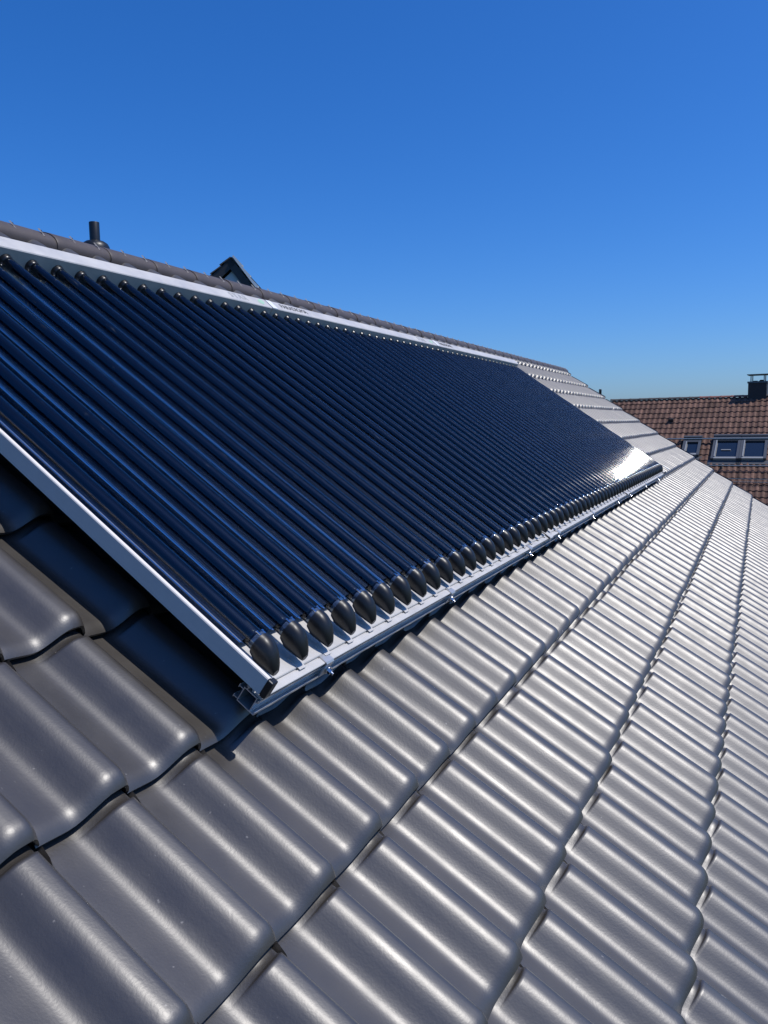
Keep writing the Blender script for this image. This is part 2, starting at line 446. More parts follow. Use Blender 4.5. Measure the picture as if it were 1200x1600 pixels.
def tiled_surface(name, material, parent, u0, ntile, v0, ncourse, w, H, rise, ulim=None,
                  jit=1.0, quality=2, head_step=0.0, fins=False, tints=(0.86, 1.14), vcut=None):
    if quality == 2:
        T = np.array([0, .03, .10, .20, .30, .36, .42, .48, .54, .60, .66, .72, .78, .84, .88, .915, .95, .975, 1.0])
        X = np.array([1.10, 1.0, .962, .955, .948, .93, .80, .5, .25, .14, .11, .085, .065, .045, .028, .014, .004, 0.0])
    elif quality == 1:
        T = np.array([0, .12, .30, .42, .54, .66, .78, .86, .93, 1.0])
        X = np.array([1.06, .5, .12, .06, .02, 0.0])
    nt, nx = len(T), len(X)
    # X = distance uphill from the nose, in courses
    z = hump(T, H)
    Vs = []; Fs = []; sm = []; tint = []
    base = 0
    lipd = 0.024 if quality == 2 else 0.05
    for c in range(ncourse):
        vn = v0 + c                                 # nose of this course
        for j in range(ntile):
            ua = u0 + j * w
            jr = RNG.normal(size=6) * jit
            tt = float(RNG.uniform(*tints))
            uu = ua + T * w
            XX, TT = np.meshgrid(X, T, indexing='ij')
            ZZ = np.tile(z, (nx, 1))
            if head_step:
                k = np.clip((XX - .948) / .012, 0, 1)
                ZZ = ZZ - k * head_step * np.clip(ZZ / H, 0, 1)
            s = 1 - XX
            drop = np.clip(1 - XX / 0.090, 0, 1) ** 2 * 0.031
            # the hump closes down a touch more than the pan at the nose
            drop = drop + np.clip(1 - XX / 0.10, 0, 1) ** 2 * 0.018 * np.clip(ZZ / H, 0, 1)
            nn = ZZ + rise * s - drop + 0.0035 * jr[0] * s + 0.004 * jr[1] * (TT - .5)
            vv = vn - XX + 0.006 * jr[2] + 0.006 * jr[3] * (TT - .5)
            un = ua + TT * w + 0.004 * jr[4] * s
            # overlap lip: last column sits on the next tile
            P = np.stack([vv, un, nn], -1)
            if vcut is not None: P[..., 0] = np.maximum(P[..., 0], vcut)
            if ulim is not None: P[..., 1] = np.minimum(P[..., 1], ulim)
            # grid
            top = P.reshape(-1, 3)
            idx = np.arange(nx * nt).reshape(nx, nt)
            q = np.stack([idx[:-1, :-1], idx[1:, :-1], idx[1:, 1:], idx[:-1, 1:]], -1).reshape(-1, 4)
            Vs.append(top); Fs.append(q + base); sm.append(np.ones(len(q), bool)); base += len(top)
            tint.append(np.full(len(top), tt))
            # nose lip
            a = P[-1].copy(); b = a.copy(); b[:, 2] -= lipd; b[:, 0] -= 0.008
            cc = b.copy(); cc[:, 0] -= 0.10
            a2 = np.concatenate([a, b, cc]); i = np.arange(nt - 1)
            q = np.concatenate([np.stack([i, i + nt, i + nt + 1, i + 1], -1),
                                np.stack([i + nt, i + 2 * nt, i + 2 * nt + 1, i + nt + 1], -1)])
            Vs.append(a2); Fs.append(q + base); sm.append(np.zeros(len(q), bool)); base += len(a2)
            tint.append(np.full(len(a2), tt * .9))
            # side lip
            a = P[:, -1].copy(); b = a.copy(); b[:, 2] -= 0.034
            a2 = np.concatenate([a, b]); i = np.arange(nx - 1)
            q = np.stack([i, i + 1, i + nx + 1, i + nx], -1)
            Vs.append(a2); Fs.append(q + base); sm.append(np.zeros(len(q), bool)); base += len(a2)
            tint.append(np.full(len(a2), tt * .9))
            if fins:
                # small interlocking rib that shows as a spike under the nose above
                vh = vn - 1.0
                fu = ua + 0.012 + 0.003 * jr[5]
                A = np.array([[vh - .03, fu, .004], [vh + .165, fu + .006, .000], [vh - .03, fu + .020, .062],
                              [vh + .070, fu + .018, .046], [vh - .03, fu + .036, .004], [vh + .14, fu + .030, .000]])
                Vs.append(A)
                q = np.array([[0, 1, 3, 2], [2, 3, 5, 4], [1, 5, 3, 3]])
                Fs.append(q + base); sm.append(np.zeros(3, bool)); base += 6
                tint.append(np.full(6, tt))
    V = np.concatenate(Vs) * L; F = np.concatenate(Fs); SM = np.concatenate(sm); TI = np.concatenate(tint)
    faces = [tuple(r) if r[2] != r[3] else tuple(r[:3]) for r in F.tolist()]
    me = bpy.data.meshes.new(name)
    me.from_pydata(V.tolist(), [], faces)
    me.materials.append(material)
    me.polygons.foreach_set('use_smooth', SM)
    at = me.attributes.new('tint', 'FLOAT', 'POINT'); at.data.foreach_set('value', TI.astype(np.float32))
    me.update()
    o = bpy.data.objects.new(name, me); COL.objects.link(o)
    if parent is not None: o.parent = parent
    return o

# ------------------------------------------------------------------ our house
house = empty('tiled_house')
tag(house, 'house with dark brown wavy clay tile roof that carries the solar collectors', 'house')
roof_place(house)
NT = 82
U0 = U_END - NT * W + 0.49 * W        # keeps a tile seam on the measured grid (seams at whole multiples of W)
U0 = -16 * W
NT = 82
tiled_surface('tile_field', M_TILE, house, U0, NT, -6, 16, W, 0.124, 0.080,
              head_step=0.026, fins=True, quality=2, vcut=V_RIDGE + 0.02, ulim=U_END)
ULAST = U_END
# verge trim board under the last tiles, at the gable
MB().box((V_RIDGE * L, (ULAST - .05) * L, -.30 * L), (9.9 * L, (ULAST + .02) * L, -.02 * L)).build('verge_board', M_DARKWOOD, house)
MB().box(((V_RIDGE + .1) * L, (U0 + .1) * L, -.34 * L), (9.85 * L, (ULAST - .06) * L, -.12 * L)).build('roof_deck', M_DARKWOOD, house)
# gutter along the eaves
gp = []
for i in range(13):
    a = math.pi * i / 12
    gp.append((-math.cos(a) * .07, -math.sin(a) * .07))
for i in range(12, -1, -1):
    a = math.pi * i / 12
    gp.append((-math.cos(a) * .066, -math.sin(a) * .066))
gt = MB().prism(gp, U0 * L, ULAST * L).build('gutter', M_ZINC, house)
gt.location = (10.1 * L, 0, -.10 * L)
# the slope behind the ridge
def back_child(o):
    """re-orients a child built in back-slope axes"""
    # rotate about the ridge line so that x runs down the far side
    ang = math.pi  # spin about normal of the ridge: mirror by rotating 180 deg about the vertical
    ridge = Vector((V_RIDGE * L, 0, 0))
    up = Vector((-SP, 0, CP))           # world up in roof axes
    Mx = Matrix.Translation(ridge) @ Matrix.Rotation(math.pi, 4, up) @ Matrix.Translation(-ridge)
    o.matrix_local = Mx
    return o
bt = tiled_surface('rear_tile_field', M_TILE, house, -(U_END), 70, -6, 12, W, 0.112, 0.075, quality=1, vcut=V_RIDGE + .02)
back_child(bt)
# walls
xr = rw(V_RIDGE, 0, 0)
xe = rw(9.2, 0, 0)
hw = xe.x - xr.x
wall = MB()
x0, x1 = xr.x - hw, xr.x + hw
ze = xe.z - .18; zr = xr.z - .18
ya, yb = (U0 + .8) * L, (ULAST - .8) * L
wall.add([(x0, ya, 0), (x1, ya, 0), (x1, ya, ze), (xr.x, ya, zr), (x0, ya, ze),
          (x0, yb, 0), (x1, yb, 0), (x1, yb, ze), (xr.x, yb, zr), (x0, yb, ze)],
         [(0, 1, 2, 3, 4), (9, 8, 7, 6, 5), (1, 6, 7, 2), (5, 0, 4, 9)])
wo_ = wall.build('wall', M_WALL, house)
bpy.context.view_layer.update()
wo_.matrix_parent_inverse = house.matrix_world.inverted()

# ridge tiles: half round caps with two small clamp notches each
def ridge_cap():
    mb = MB()
    Lr = 0.985 * L
    rr = 0.395 * L
    seg = 20
    ring = []
    for k, (y, s, ex) in enumerate([(0, 1.0, 0), (.008 * L, 1.010, 0), (.05 * L, 1.012, 0), (.12 * L, 1.006, 0), (.5 * Lr, .99, 0), (Lr + .06 * L, .965, 0)]):
        row = []
        for i in range(seg + 1):
            a = R(-14) + (math.pi + R(28)) * i / seg
            row.append((math.cos(a) * rr * s * 1.02, y, math.sin(a) * rr * s * .564))
        ring.append(row)
    vs = [p for r_ in ring for p in r_]
    n = seg + 1
    fs = []
    for k in range(len(ring) - 1):
        for i in range(seg):
            fs.append((k * n + i, k * n + i + 1, (k + 1) * n + i + 1, (k + 1) * n + i))
    mb.add(vs, fs, True)
    # thickness at the visible front end
    a = ring[0]; b = [(x * .95, y + .001, z * .95) for x, y, z in a]
    mb.add(a + b, [(i, n + i, n + i + 1, i + 1) for i in range(seg)], False)
    return mb
cap_me = ridge_cap().mesh('ridge_tile', M_RIDGE)
_at = cap_me.attributes.new('tint', 'FLOAT', 'POINT'); _at.data.foreach_set('value', [1.0] * len(cap_me.vertices))
up_r = Vector((-SP, 0, CP))
tilt = Matrix.Rotation(-PITCH, 4, 'Y')
def notch_mesh():
    mb = MB()
    # V shaped clip slot: recess shade painted as a flat black face, bright folded flank
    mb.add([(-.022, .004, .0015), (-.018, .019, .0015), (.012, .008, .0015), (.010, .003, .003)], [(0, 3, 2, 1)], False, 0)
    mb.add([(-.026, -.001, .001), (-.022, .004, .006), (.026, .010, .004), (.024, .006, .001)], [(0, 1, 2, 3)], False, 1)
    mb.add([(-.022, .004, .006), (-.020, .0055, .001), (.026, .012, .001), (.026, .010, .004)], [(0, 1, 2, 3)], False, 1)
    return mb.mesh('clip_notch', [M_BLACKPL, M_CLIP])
nm_ = notch_mesh()
i = 0
uj = 5.30 - 0.985 * 13
ridge0 = Vector((V_RIDGE * L, 0, 0)) - up_r * (0.050 * L)
while uj < U_END - .3:
    c = bpy.data.objects.new('ridge_tile', cap_me)
    COL.objects.link(c); c.parent = house
    c.matrix_local = Matrix.Translation(ridge0 + Vector((0, uj * L, 0))) @ tilt @ Matrix.Rotation(R(random.uniform(-.4, .4)), 4, 'Y') @ Matrix.Rotation(R(random.uniform(-.3, .3)), 4, 'X')
    if uj > 1.0:
        for fr in (.34, .80):
            nn_ = bpy.data.objects.new('clip_notch', nm_)
            COL.objects.link(nn_); nn_.parent = c
            a = R(40)
            pos = Vector((math.cos(a) * .395 * L * 1.02, fr * .985 * L, math.sin(a) * .395 * L * .568))
            nn_.matrix_local = Matrix.Translation(pos) @ Matrix.Rotation(math.pi / 2 - a, 4, 'Y')
    uj += 0.985
# closing disc of the last ridge tile
ec = MB()
n_ = 18
pts = [(math.cos(R(-8) + (math.pi + R(16)) * i / n_) * .385 * L, 0, math.sin(R(-8) + (math.pi + R(16)) * i / n_) * .218 * L) for i in range(n_ + 1)]
ec.add(pts, [tuple(range(n_ + 1))[::-1]]).add([(x, .03, z) for x, y, z in pts], [tuple(range(n_ + 1))])
ec.add(pts + [(x, .03, z) for x, y, z in pts], [(i, i + 1, i + n_ + 2, i + n_ + 1) for i in range(n_)], True)
eo = ec.build('ridge_end_disc', M_RIDGE, house)
_at = eo.data.attributes.new('tint', 'FLOAT', 'POINT'); _at.data.foreach_set('value', [1.0] * len(eo.data.vertices))
eo.matrix_local = Matrix.Translation(ridge0 + Vector((0, (uj + .03) * L, 0))) @ tilt

# vent pipe with a domed collar just behind the ridge
vp = MB()
vp.lathe([(.0285, .03), (.0285, .158), (.0275, .160), (.024, .160), (.024, .08)], seg=28)
vo = vp.build('vent_pipe', M_VENT, house)
vo.matrix_local = Matrix.Translation(ridge0 + Vector((0, 6.90 * L, 0)) + Vector((-CP, 0, -SP)) * (.50 * L) + up_r * (.31 * L)) @ tilt
cl = MB()
cl.lathe([(.0288, .060), (.034, .058), (.050, .054), (.068, .042), (.077, .026), (.080, .008), (.080, -.08), (.09,-.2)], seg=32)
cl.build('vent_collar', M_VENT, vo)

# ------------------------------------------------------------------ solar collectors
CU, PT = 1.00689, 0.32868       # first tube and tube spacing along the ridge
VB, VT = 0.815, -4.385                # lower and upper end of the glass tubes
HT = 0.540                            # tube axis above the tiles
RT = 0.0630                           # tube radius
MODW = 21 * PT
KC = 1.0
LC = L * KC                           # collector unit: real size of the collector against the tiles
def coll_place(o, u=0.0):
    return roof_place(o, 2.2525 * (1 - KC), -2.9567 * (1 - KC) + u * KC, 3.1131 * (1 - KC))
# all collector meshes live in module axes: x = v*LC, y = (u-u_module)*LC, z = n*LC

def tube_mesh():
    mb = MB(); seg = 28
    mb.lathe([(RT * LC, VT * LC - .01), (RT * LC, (VB - .035) * LC)], seg=seg, axis='x')
    return mb.mesh('vacuum_tube', M_CLEAR)
def absorber_mesh():
    mb = MB()
    mb.lathe([(RT * LC * .80, VT * LC - .01), (RT * LC * .80, (VB - .12) * LC), (RT * LC * .80, (VB - .089) * LC), (RT * LC * .80, (VB - .0875) * LC), (RT * LC * .797, (VB - .085) * LC), (RT * LC * .74, (VB - .065) * LC), (RT * LC * .45, (VB - .048) * LC), (0.0005, (VB - .044) * LC)], seg=28, axis='x')
    return mb.mesh('absorber_tube', M_TUBE)
def glass_end_mesh():
    mb = MB()
    mb.lathe([(RT * LC, -.036 * LC), (RT * LC * 1.012, -.034 * LC), (RT * LC * 1.012, -.001), (RT * LC, .0), (RT * LC * .9, .004)], seg=28, axis='x')
    return mb.mesh('glass_end', M_GLASSEND)
def glint_mesh():  # small bright tabs added in place of glints on the glass
    mb = MB()
    for a in (58, 112):
        a = R(a)
        y, z = math.cos(a) * RT * LC * 1.03, math.sin(a) * RT * LC * 1.03
        mb.box((-.052 * LC, y - .0022, z - .001), (-.024 * LC, y + .0022, z + .0012))
        mb.box((-.060 * LC, y - .0035, z - .001), (-.053 * LC, y + .0035, z + .0016))
    return mb.mesh('glint_tab', M_GLINT)
def seal_mesh():
    mb = MB()
    r = RT * LC
    mb.lathe([(r * .9, .055 * LC), (r * 1.03, .052 * LC), (r * 1.10, .03 * LC), (r * 1.18, .012 * LC), (r * 1.22, 0.0), (r * 1.18, -.014 * LC), (r * 1.0, -.03 * LC)], seg=24, axis='x')
    return mb.mesh('tube_seal', M_SEAL)
def cap_mesh():
    """nose shaped holder: round where it grips the tube, drooping to a flat bill on the frame"""
    mb = MB(); seg = 24; r = RT * LC
    Lc = .195 * LC
    rows = []
    ns = 15
    for k in range(ns):
        s = k / (ns - 1)
        w_ = r * 1.14 * (1 - .58 * s ** 2.6) * (1 if k < ns - 1 else .88)
        top = r * 1.16 - r * 1.95 * s ** 2.6
        bot = -r * 1.13 - r * .42 * s
        if s > .25: bot = -r * 1.5 - .0 * s
        if s <= .25: bot = -r * 1.13 - r * .37 * (s / .25)
        top = max(top, bot + .010)
        cz = (top + bot) / 2; hz = (top - bot) / 2
        row = []
        for i in range(seg):
            a = 2 * math.pi * i / seg
            ca, sa = math.cos(a), math.sin(a)
            e = 1.0 if s < .2 else .85
            yy = w_ * math.copysign(abs(ca) ** e, ca)
            zz = cz + hz * (sa if sa > 0 else max(-1, sa * 1.15))
            row.append((s * Lc - .02 * LC, yy, zz))
        rows.append(row)
    vs = [p for r_ in rows for p in r_]
    fs = []
    for k in range(ns - 1):
        for i in range(seg):
            j = (i + 1) % seg
            fs.append((k * seg + i, k * seg + j, (k + 1) * seg + j, (k + 1) * seg + i))
    mb.add(vs, fs, True)
    mb.add(rows[-1], [tuple(range(seg))], True)
    # rim where it grips the tube
    rim = [(x, y * .84, z * .84) for x, y, z in rows[0]]
    mb.add(rows[0] + rim, [(i, seg + i, seg + (i + 1) % seg, (i + 1) % seg) for i in range(seg)], False)
    return mb.mesh('end_cap', M_CAP)

ME_ABS = absorber_mesh()
ME_TUBE, ME_GE, ME_SP, ME_SEAL, ME_CAP = tube_mesh(), glass_end_mesh(), glint_mesh(), seal_mesh(), cap_mesh()

def trough_profile():
    pts = []
    th_max = 2.46
    hp = PT / 2 / RT
    n = 14
    right = []
    for i in range(n + 1):
        th = .12 + (th_max - .12) * i / n
        x = math.sin(th) - th * math.cos(th)
        y = -(math.cos(th) + th * math.sin(th))
        right.append((min(x, hp), y - .12))
    right[-1] = (hp, right[-1][1])
    prof = [(-x, y) for x, y in right[::-1]] + [(0, right[0][1] + .12)] + right
    return [(x * RT * LC, HT * LC + y * RT * LC) for x, y in prof]
TP = trough_profile()

def text_mesh(s, size, material, spacing=1.0, depth=.0006):
    cu = bpy.data.curves.new('lettering', 'FONT')
    cu.body = s; cu.size = size; cu.extrude = depth; cu.space_character = spacing
    cu.align_x = 'LEFT'; cu.align_y = 'CENTER'
    o = bpy.data.objects.new('tmp_text', cu); COL.objects.link(o)
    dg = bpy.context.evaluated_depsgraph_get()
    me = bpy.data.meshes.new_from_object(o.evaluated_get(dg))
    bpy.data.objects.remove(o)
    me.materials.clear(); me.materials.append(material)
    return me

def make_module(first, last):
    t = empty('solar_collector')
    # --- mirror sheet: 21 troughs, one surface
    mb = MB()
    prof = []
    for i in range(21):
        pr = [(y + i * PT * LC, z) for y, z in TP]
        prof += pr if i == 0 else pr[1:]
    n = len(prof)
    x0, x1 = (VT - .02) * LC, (VB - .12) * LC
    vs = [(x0, y, z) for y, z in prof] + [(x1, y, z) for y, z in prof]
    # separate strips so that every crest stays sharp
    per = len(TP) - 1
    for i in range(21):
        a = i * per; b = a + per + 1
        k = b - a
        sub = vs[a:b] + vs[n + a:n + b]
        mb.add(sub, [(q, k + q, k + q + 1, q + 1) for q in range(k - 1)], True)
    mb.build('mirror_trough', M_MIRROR, t)
    ya, yb = -.5 * PT * LC, 20.5 * PT * LC
    if first:  # flat stand-in for the half trough, added to stop sun leaking past the rail
        MB().add([((VT - .02) * LC, ya, .452 * LC), ((VB - .0) * LC, ya, .452 * LC), ((VB - .0) * LC, ya - .012, .438 * LC), ((VT - .02) * LC, ya - .012, .438 * LC)], [(0, 1, 2, 3)]).build('edge_mirror', M_MIRROR, t)
    # --- header box
    hb = MB()
    g_ = .004
    hp = [(-4.403, .35), (-4.400, .672), (-4.408, .683), (-4.420, .687), (-4.594, .707), (-4.606, .705), (-4.616, .694), (-4.62, .35)]
    hb.prism([(a * LC, b * LC) for a, b in hp], ya + g_, yb - g_)
    h = hb.build('header_box', M_ALUW, t)
    # joint strap at the start of each following box
    if not first:
        sp_ = MB().prism([(-4.397 * LC, .668 * LC), (-4.400 * LC, .688 * LC), (-4.420 * LC, .693 * LC), (-4.594 * LC, .713 * LC), (-4.618 * LC, .699 * LC), (-4.612 * LC, .699 * LC), (-4.594 * LC, .7085 * LC), (-4.420 * LC, .6885 * LC), (-4.404 * LC, .682 * LC), (-4.4005 * LC, .668 * LC)], ya - .0, ya + .05)
        sp_.build('joint_strap', M_WHITE, h)
    def put_text(me, y, name='lettering', dv=0.0):
        o = bpy.data.objects.new(name, me); COL.objects.link(o); o.parent = h
        sl = math.atan2(.020, .174)
        # text x -> ridge axis, text y -> upslope, lying on the tilted top of the box
        xa = Vector((0, 1, 0)); yaxis = Vector((-math.cos(sl), 0, math.sin(sl)))
        za = xa.cross(yaxis)
        o.matrix_local = Matrix(((xa.x, yaxis.x, za.x, (-4.507 + dv) * LC), (xa.y, yaxis.y, za.y, y),
                                 (xa.z, yaxis.z, za.z, .6984 * LC), (0, 0, 0, 1)))
        return o
    if not first:
        put_text(ME_DARK, ya + .12)
    if not last:
        put_text(ME_STAR, yb - .36)
        put_text(ME_LEAF, yb - .10, 'leaf_mark')
    # --- bottom frame: plate with a small step, then the front lip
    bf = MB()
    bp_ = [(.60, .398), (.984, .398), (.990, .393), (.991, .380), (.999, .379), (1.000, .388), (1.050, .388), (1.054, .384), (1.054, .374), (1.048, .372), (.978, .372), (.974, .389), (.60, .389)]
    bf.prism([(a * LC, b * LC) for a, b in bp_], ya + (0 if first else .001), yb - .001)
    bo = bf.build('bottom_frame', M_ALUW, t, bevel=.0008)
    for i in range(21):
        c = MB().box((.90 * LC, (i * PT - .036) * LC, .396 * LC), (1.016 * LC, (i * PT + .036) * LC, .4035 * LC))
        if i == 0:
            c0 = c.build('retaining_clip', M_ALUW, bo, bevel=.001); clip = c0
        else:
            c0 = clip.copy(); COL.objects.link(c0); c0.location = (0, i * PT * LC, 0); c0.parent = bo
    # --- side rails
    def rail(yo, yi, name, dz=0.0):
        # yo outer face, yi inner face
        s_ = 1 if yi > yo else -1
        sec = [(yo, .428), (yo, .541), (yo + s_ * .0015, .548), (yo + s_ * .010, .548), (yo + s_ * .011, .541), (yo + s_ * .014, .535), (yi - s_ * .004, .535), (yi, .529), (yi, .401), (yi - s_ * .003, .401), (yi - s_ * .003, .428)]
        sec = [(y, z - (dz if z > .43 else 0)) for y, z in sec]
        m_ = MB(); n2 = len(sec)
        xa_, xb_ = -4.399 * LC, 1.040 * LC
        vs = [(xa_, y, z * LC) for y, z in sec] + [(xb_, y, z * LC) for y, z in sec]
        m_.add(vs, [(q, (q + 1) % n2, n2 + (q + 1) % n2, n2 + q) for q in range(n2)])
        m_.add(vs[:n2], [tuple(range(n2))]); m_.add(vs[n2:], [tuple(range(n2))])
        o = m_.build(name, M_ALU2, t)
        e = MB().box((1.0402 * LC, min(yo, yi) - .001, .424 * LC), (1.082 * LC, max(yo, yi) + .001, (.545 - dz) * LC))
        e.build('corner_block', M_BLACKPL, o, bevel=.003)
    if first:
        rail(.790 * LC - CU * LC, .790 * LC - CU * LC + .020, 'side_rail')
    if last:
        rail(yb + .026, yb + .008, 'side_rail', .07)
    # --- tubes
    proto = None
    for i in range(21):
        if proto is None:
            tb = bpy.data.objects.new('vacuum_tube', ME_TUBE); COL.objects.link(tb); tb.parent = t
            tb.location = (0, 0, HT * LC)
            for nm, me, x in (('absorber_tube', ME_ABS, 0), ('end_cap', ME_CAP, VB * LC), ('glass_end', ME_GE, VB * LC - .004), ('glint_tab', ME_SP, VB * LC), ('tube_seal', ME_SEAL, -4.399 * LC)):
                c = bpy.data.objects.new(nm, me); COL.objects.link(c); c.parent = tb; c.location = (x, 0, 0)
            proto = tb
        else:
            tb = copy_tree(proto, t)
            tb.location = (0, i * PT * LC, HT * LC + random.gauss(0, .0006))
        tb.rotation_euler = (random.gauss(0, .3), random.gauss(0, .0005), random.gauss(0, .0006))
        for ch in tb.children:
            if ch.name.startswith('end_cap'):
                ch.rotation_euler = (-tb.rotation_euler.x + random.gauss(0, .03), 0, 0)
            if ch.name.startswith('glint_tab'):
                ch.rotation_euler = (-tb.rotation_euler.x + random.gauss(0, .12), 0, 0)
    return t

M_ALU2 = mat('rail_aluminium', (0.78, 0.72, 0.64), 0.45, metal=0.1, noise=(30, 0.04))
ME_DARK = text_mesh('PARADIGMA', .052, M_TXT, 1.0)
ME_STAR = text_mesh('STAR', .058, M_TXTG, 1.25)
lf = MB()
lf.add([(0, -.018, .0006), (.03, -.024, .0006), (.062, .004, .0006), (.05, .026, .0006), (.02, .02, .0006), (-.004, .002, .0006)], [(0, 1, 2, 3, 4, 5)])
ME_LEAF = lf.mesh('leaf_mark', M_GREEN)

mods = []
lab = ['nearest evacuated tube solar collector with grey side rail at the left',
       'middle evacuated tube solar collector between two header box joints',
       'farthest evacuated tube solar collector with bright sun glare at its lower corner']
for k in range(3):
    m = make_module(k == 0, k == 2)
    tag(m, lab[k], 'solar collector', 'solar collectors side by side on the tiled roof')
    coll_place(m, CU + k * MODW)
    mods.append(m)

# mounting rails under the collectors
def profile_rail(parent, name, v0, y0, y1):
    """extruded aluminium channel: hollow box with T slots, front corner at v0"""
    mb = MB()
    th = .006                                   # wall, units of LC
    def bar(a, b, c, d):                        # rectangle v a..b, n c..d
        mb.prism([(a * LC, c * LC), (b * LC, c * LC), (b * LC, d * LC), (a * LC, d * LC)], y0, y1)
    V0, V1 = v0 - .118, v0 - .012
    N0, N1 = (.262, .369) if v0 > 0 else (.215, .318)
    bar(V0, V0 + th, N0, N1); bar(V1 - th, V1, N0, N1)
    bar(V0 + th, V1 - th, N0, N0 + th); bar(V0 + th, V1 - th, N1 - th, N1)
    # lips and T flanges
    bar(V1, v0 + .018, N0, N0 + .007)
    bar(v0 + .012, v0 + .019, N0 + .0075, N0 + .022)
    bar(V1, v0 + .004, N1 - .030, N1 - .024)
    bar(v0 - .002, v0 + .004, N1 - .0235, N1 - .012)
    bar(V1 , v0 + .002, N1 - .075, N1 - .070)
    bar(V0 - .030, V0, N0 + .010, N0 + .015); bar(V0 - .034, V0 - .029, N0 + .002, N0 + .024)
    bar(V0 - .030, V0, N1 - .020, N1 - .015); bar(V0 - .034, V0 - .029, N1 - .030, N1 - .004)
    bar(V0 + .02, V0 + .026, N1, N1 + .014); bar(V0 + .012, V0 + .034, N1 + .0145, N1 + .020)
    return mb.build(name, M_ALU, parent)

mr1 = empty('mounting_rail')
tag(mr1, 'lower aluminium mounting rail with bolted clamps along the bottom edge of the collectors', 'mounting rail', 'aluminium mounting rails under the collectors')
coll_place(mr1)
profile_rail(mr1, 'rail_profile', 1.045, .835 * LC, (CU + 62.7 * PT) * LC)
cm = MB()
def clamp_mesh():
    mb = MB()
    w2 = .048 * LC
    # plate over the frame lip, bent down in front
    mb.prism([(.992 * LC, .3895 * LC), (1.052 * LC, .3895 * LC), (1.058 * LC, .383 * LC), (1.060 * LC, .275 * LC), (1.067 * LC, .270 * LC), (1.068 * LC, .388 * LC), (1.056 * LC, .397 * LC), (.992 * LC, .397 * LC)], -w2, w2)
    return mb
ME_CL = clamp_mesh().mesh('clamp', M_BRIGHT)
bm_ = MB()
bm_.tube((1.071 * LC, 0, .315 * LC), (1.078 * LC, 0, .315 * LC), .011, seg=16)
bm_.tube((1.078 * LC, 0, .315 * LC), (1.100 * LC, 0, .315 * LC), .0075, seg=6, smooth=False)
bm_.tube((1.100 * LC, 0, .315 * LC), (1.118 * LC, 0, .315 * LC), .004, seg=10)
ME_BO = bm_.mesh('clamp_bolt', M_STEEL)
cl_idx = []
for k in range(3):
    cl_idx += [k * 21 + a for a in ((1.88, 9.0, 17.47) if k == 0 else (1.2, 9.0, 17.1))]
for a in cl_idx:
    c = bpy.data.objects.new('clamp', ME_CL); COL.objects.link(c); c.parent = mr1
    c.location = (0, (CU + a * PT) * LC, 0)
    b = bpy.data.objects.new('clamp_bolt', ME_BO); COL.objects.link(b); b.parent = c
    b.location = (0, .01, 0)
ME_JP = MB().prism([(.88 * LC, .405 * LC), (1.058 * LC, .405 * LC), (1.066 * LC, .399 * LC), (1.070 * LC, .35 * LC), (1.076 * LC, .35 * LC), (1.075 * LC, .405 * LC), (1.060 * LC, .413 * LC), (.88 * LC, .413 * LC)], -.075 * LC, .075 * LC).mesh('joint_plate', M_ALUW)
for a in (20.5, 41.5):
    c = bpy.data.objects.new('joint_plate', ME_JP); COL.objects.link(c); c.parent = mr1
    c.location = (0, (CU + a * PT) * LC, 0)
mr2 = empty('mounting_rail')
tag(mr2, 'upper aluminium mounting rail hidden under the header end of the collectors', 'mounting rail', 'aluminium mounting rails under the collectors')
coll_place(mr2)
profile_rail(mr2, 'rail_profile', -3.55, .95 * LC, (CU + 62.7 * PT) * LC)
for rl, vv in ((mr1, .97), (mr2, -3.6)):
    for k in range(7):
        y = (2.6 + k * 3.7) * LC
        hk = MB()
        hk.box(((vv - .25) * LC, y - .015, (.24 if rl is mr1 else .195) * LC), ((vv - .03) * LC, y + .015, (.26 if rl is mr1 else .213) * LC))
        hk.box(((vv - .27) * LC, y - .015, .05 * LC), ((vv - .25) * LC, y + .015, (.26 if rl is mr1 else .213) * LC))
        hk.build('roof_hook', M_STEEL, rl)

# ------------------------------------------------------------------ neighbouring house with red tiles
EYE = Vector((1.30369, -1.02489, 0.45005 + ZOFF))
def dirv(az, slope): return Vector((math.sin(R(az)), math.cos(R(az)), slope))
D1 = 36.0
nb = empty('red_tiled_house')
tag(nb, 'neighbouring house with weathered red brown tile roof, roof windows and dark chimney', 'house')
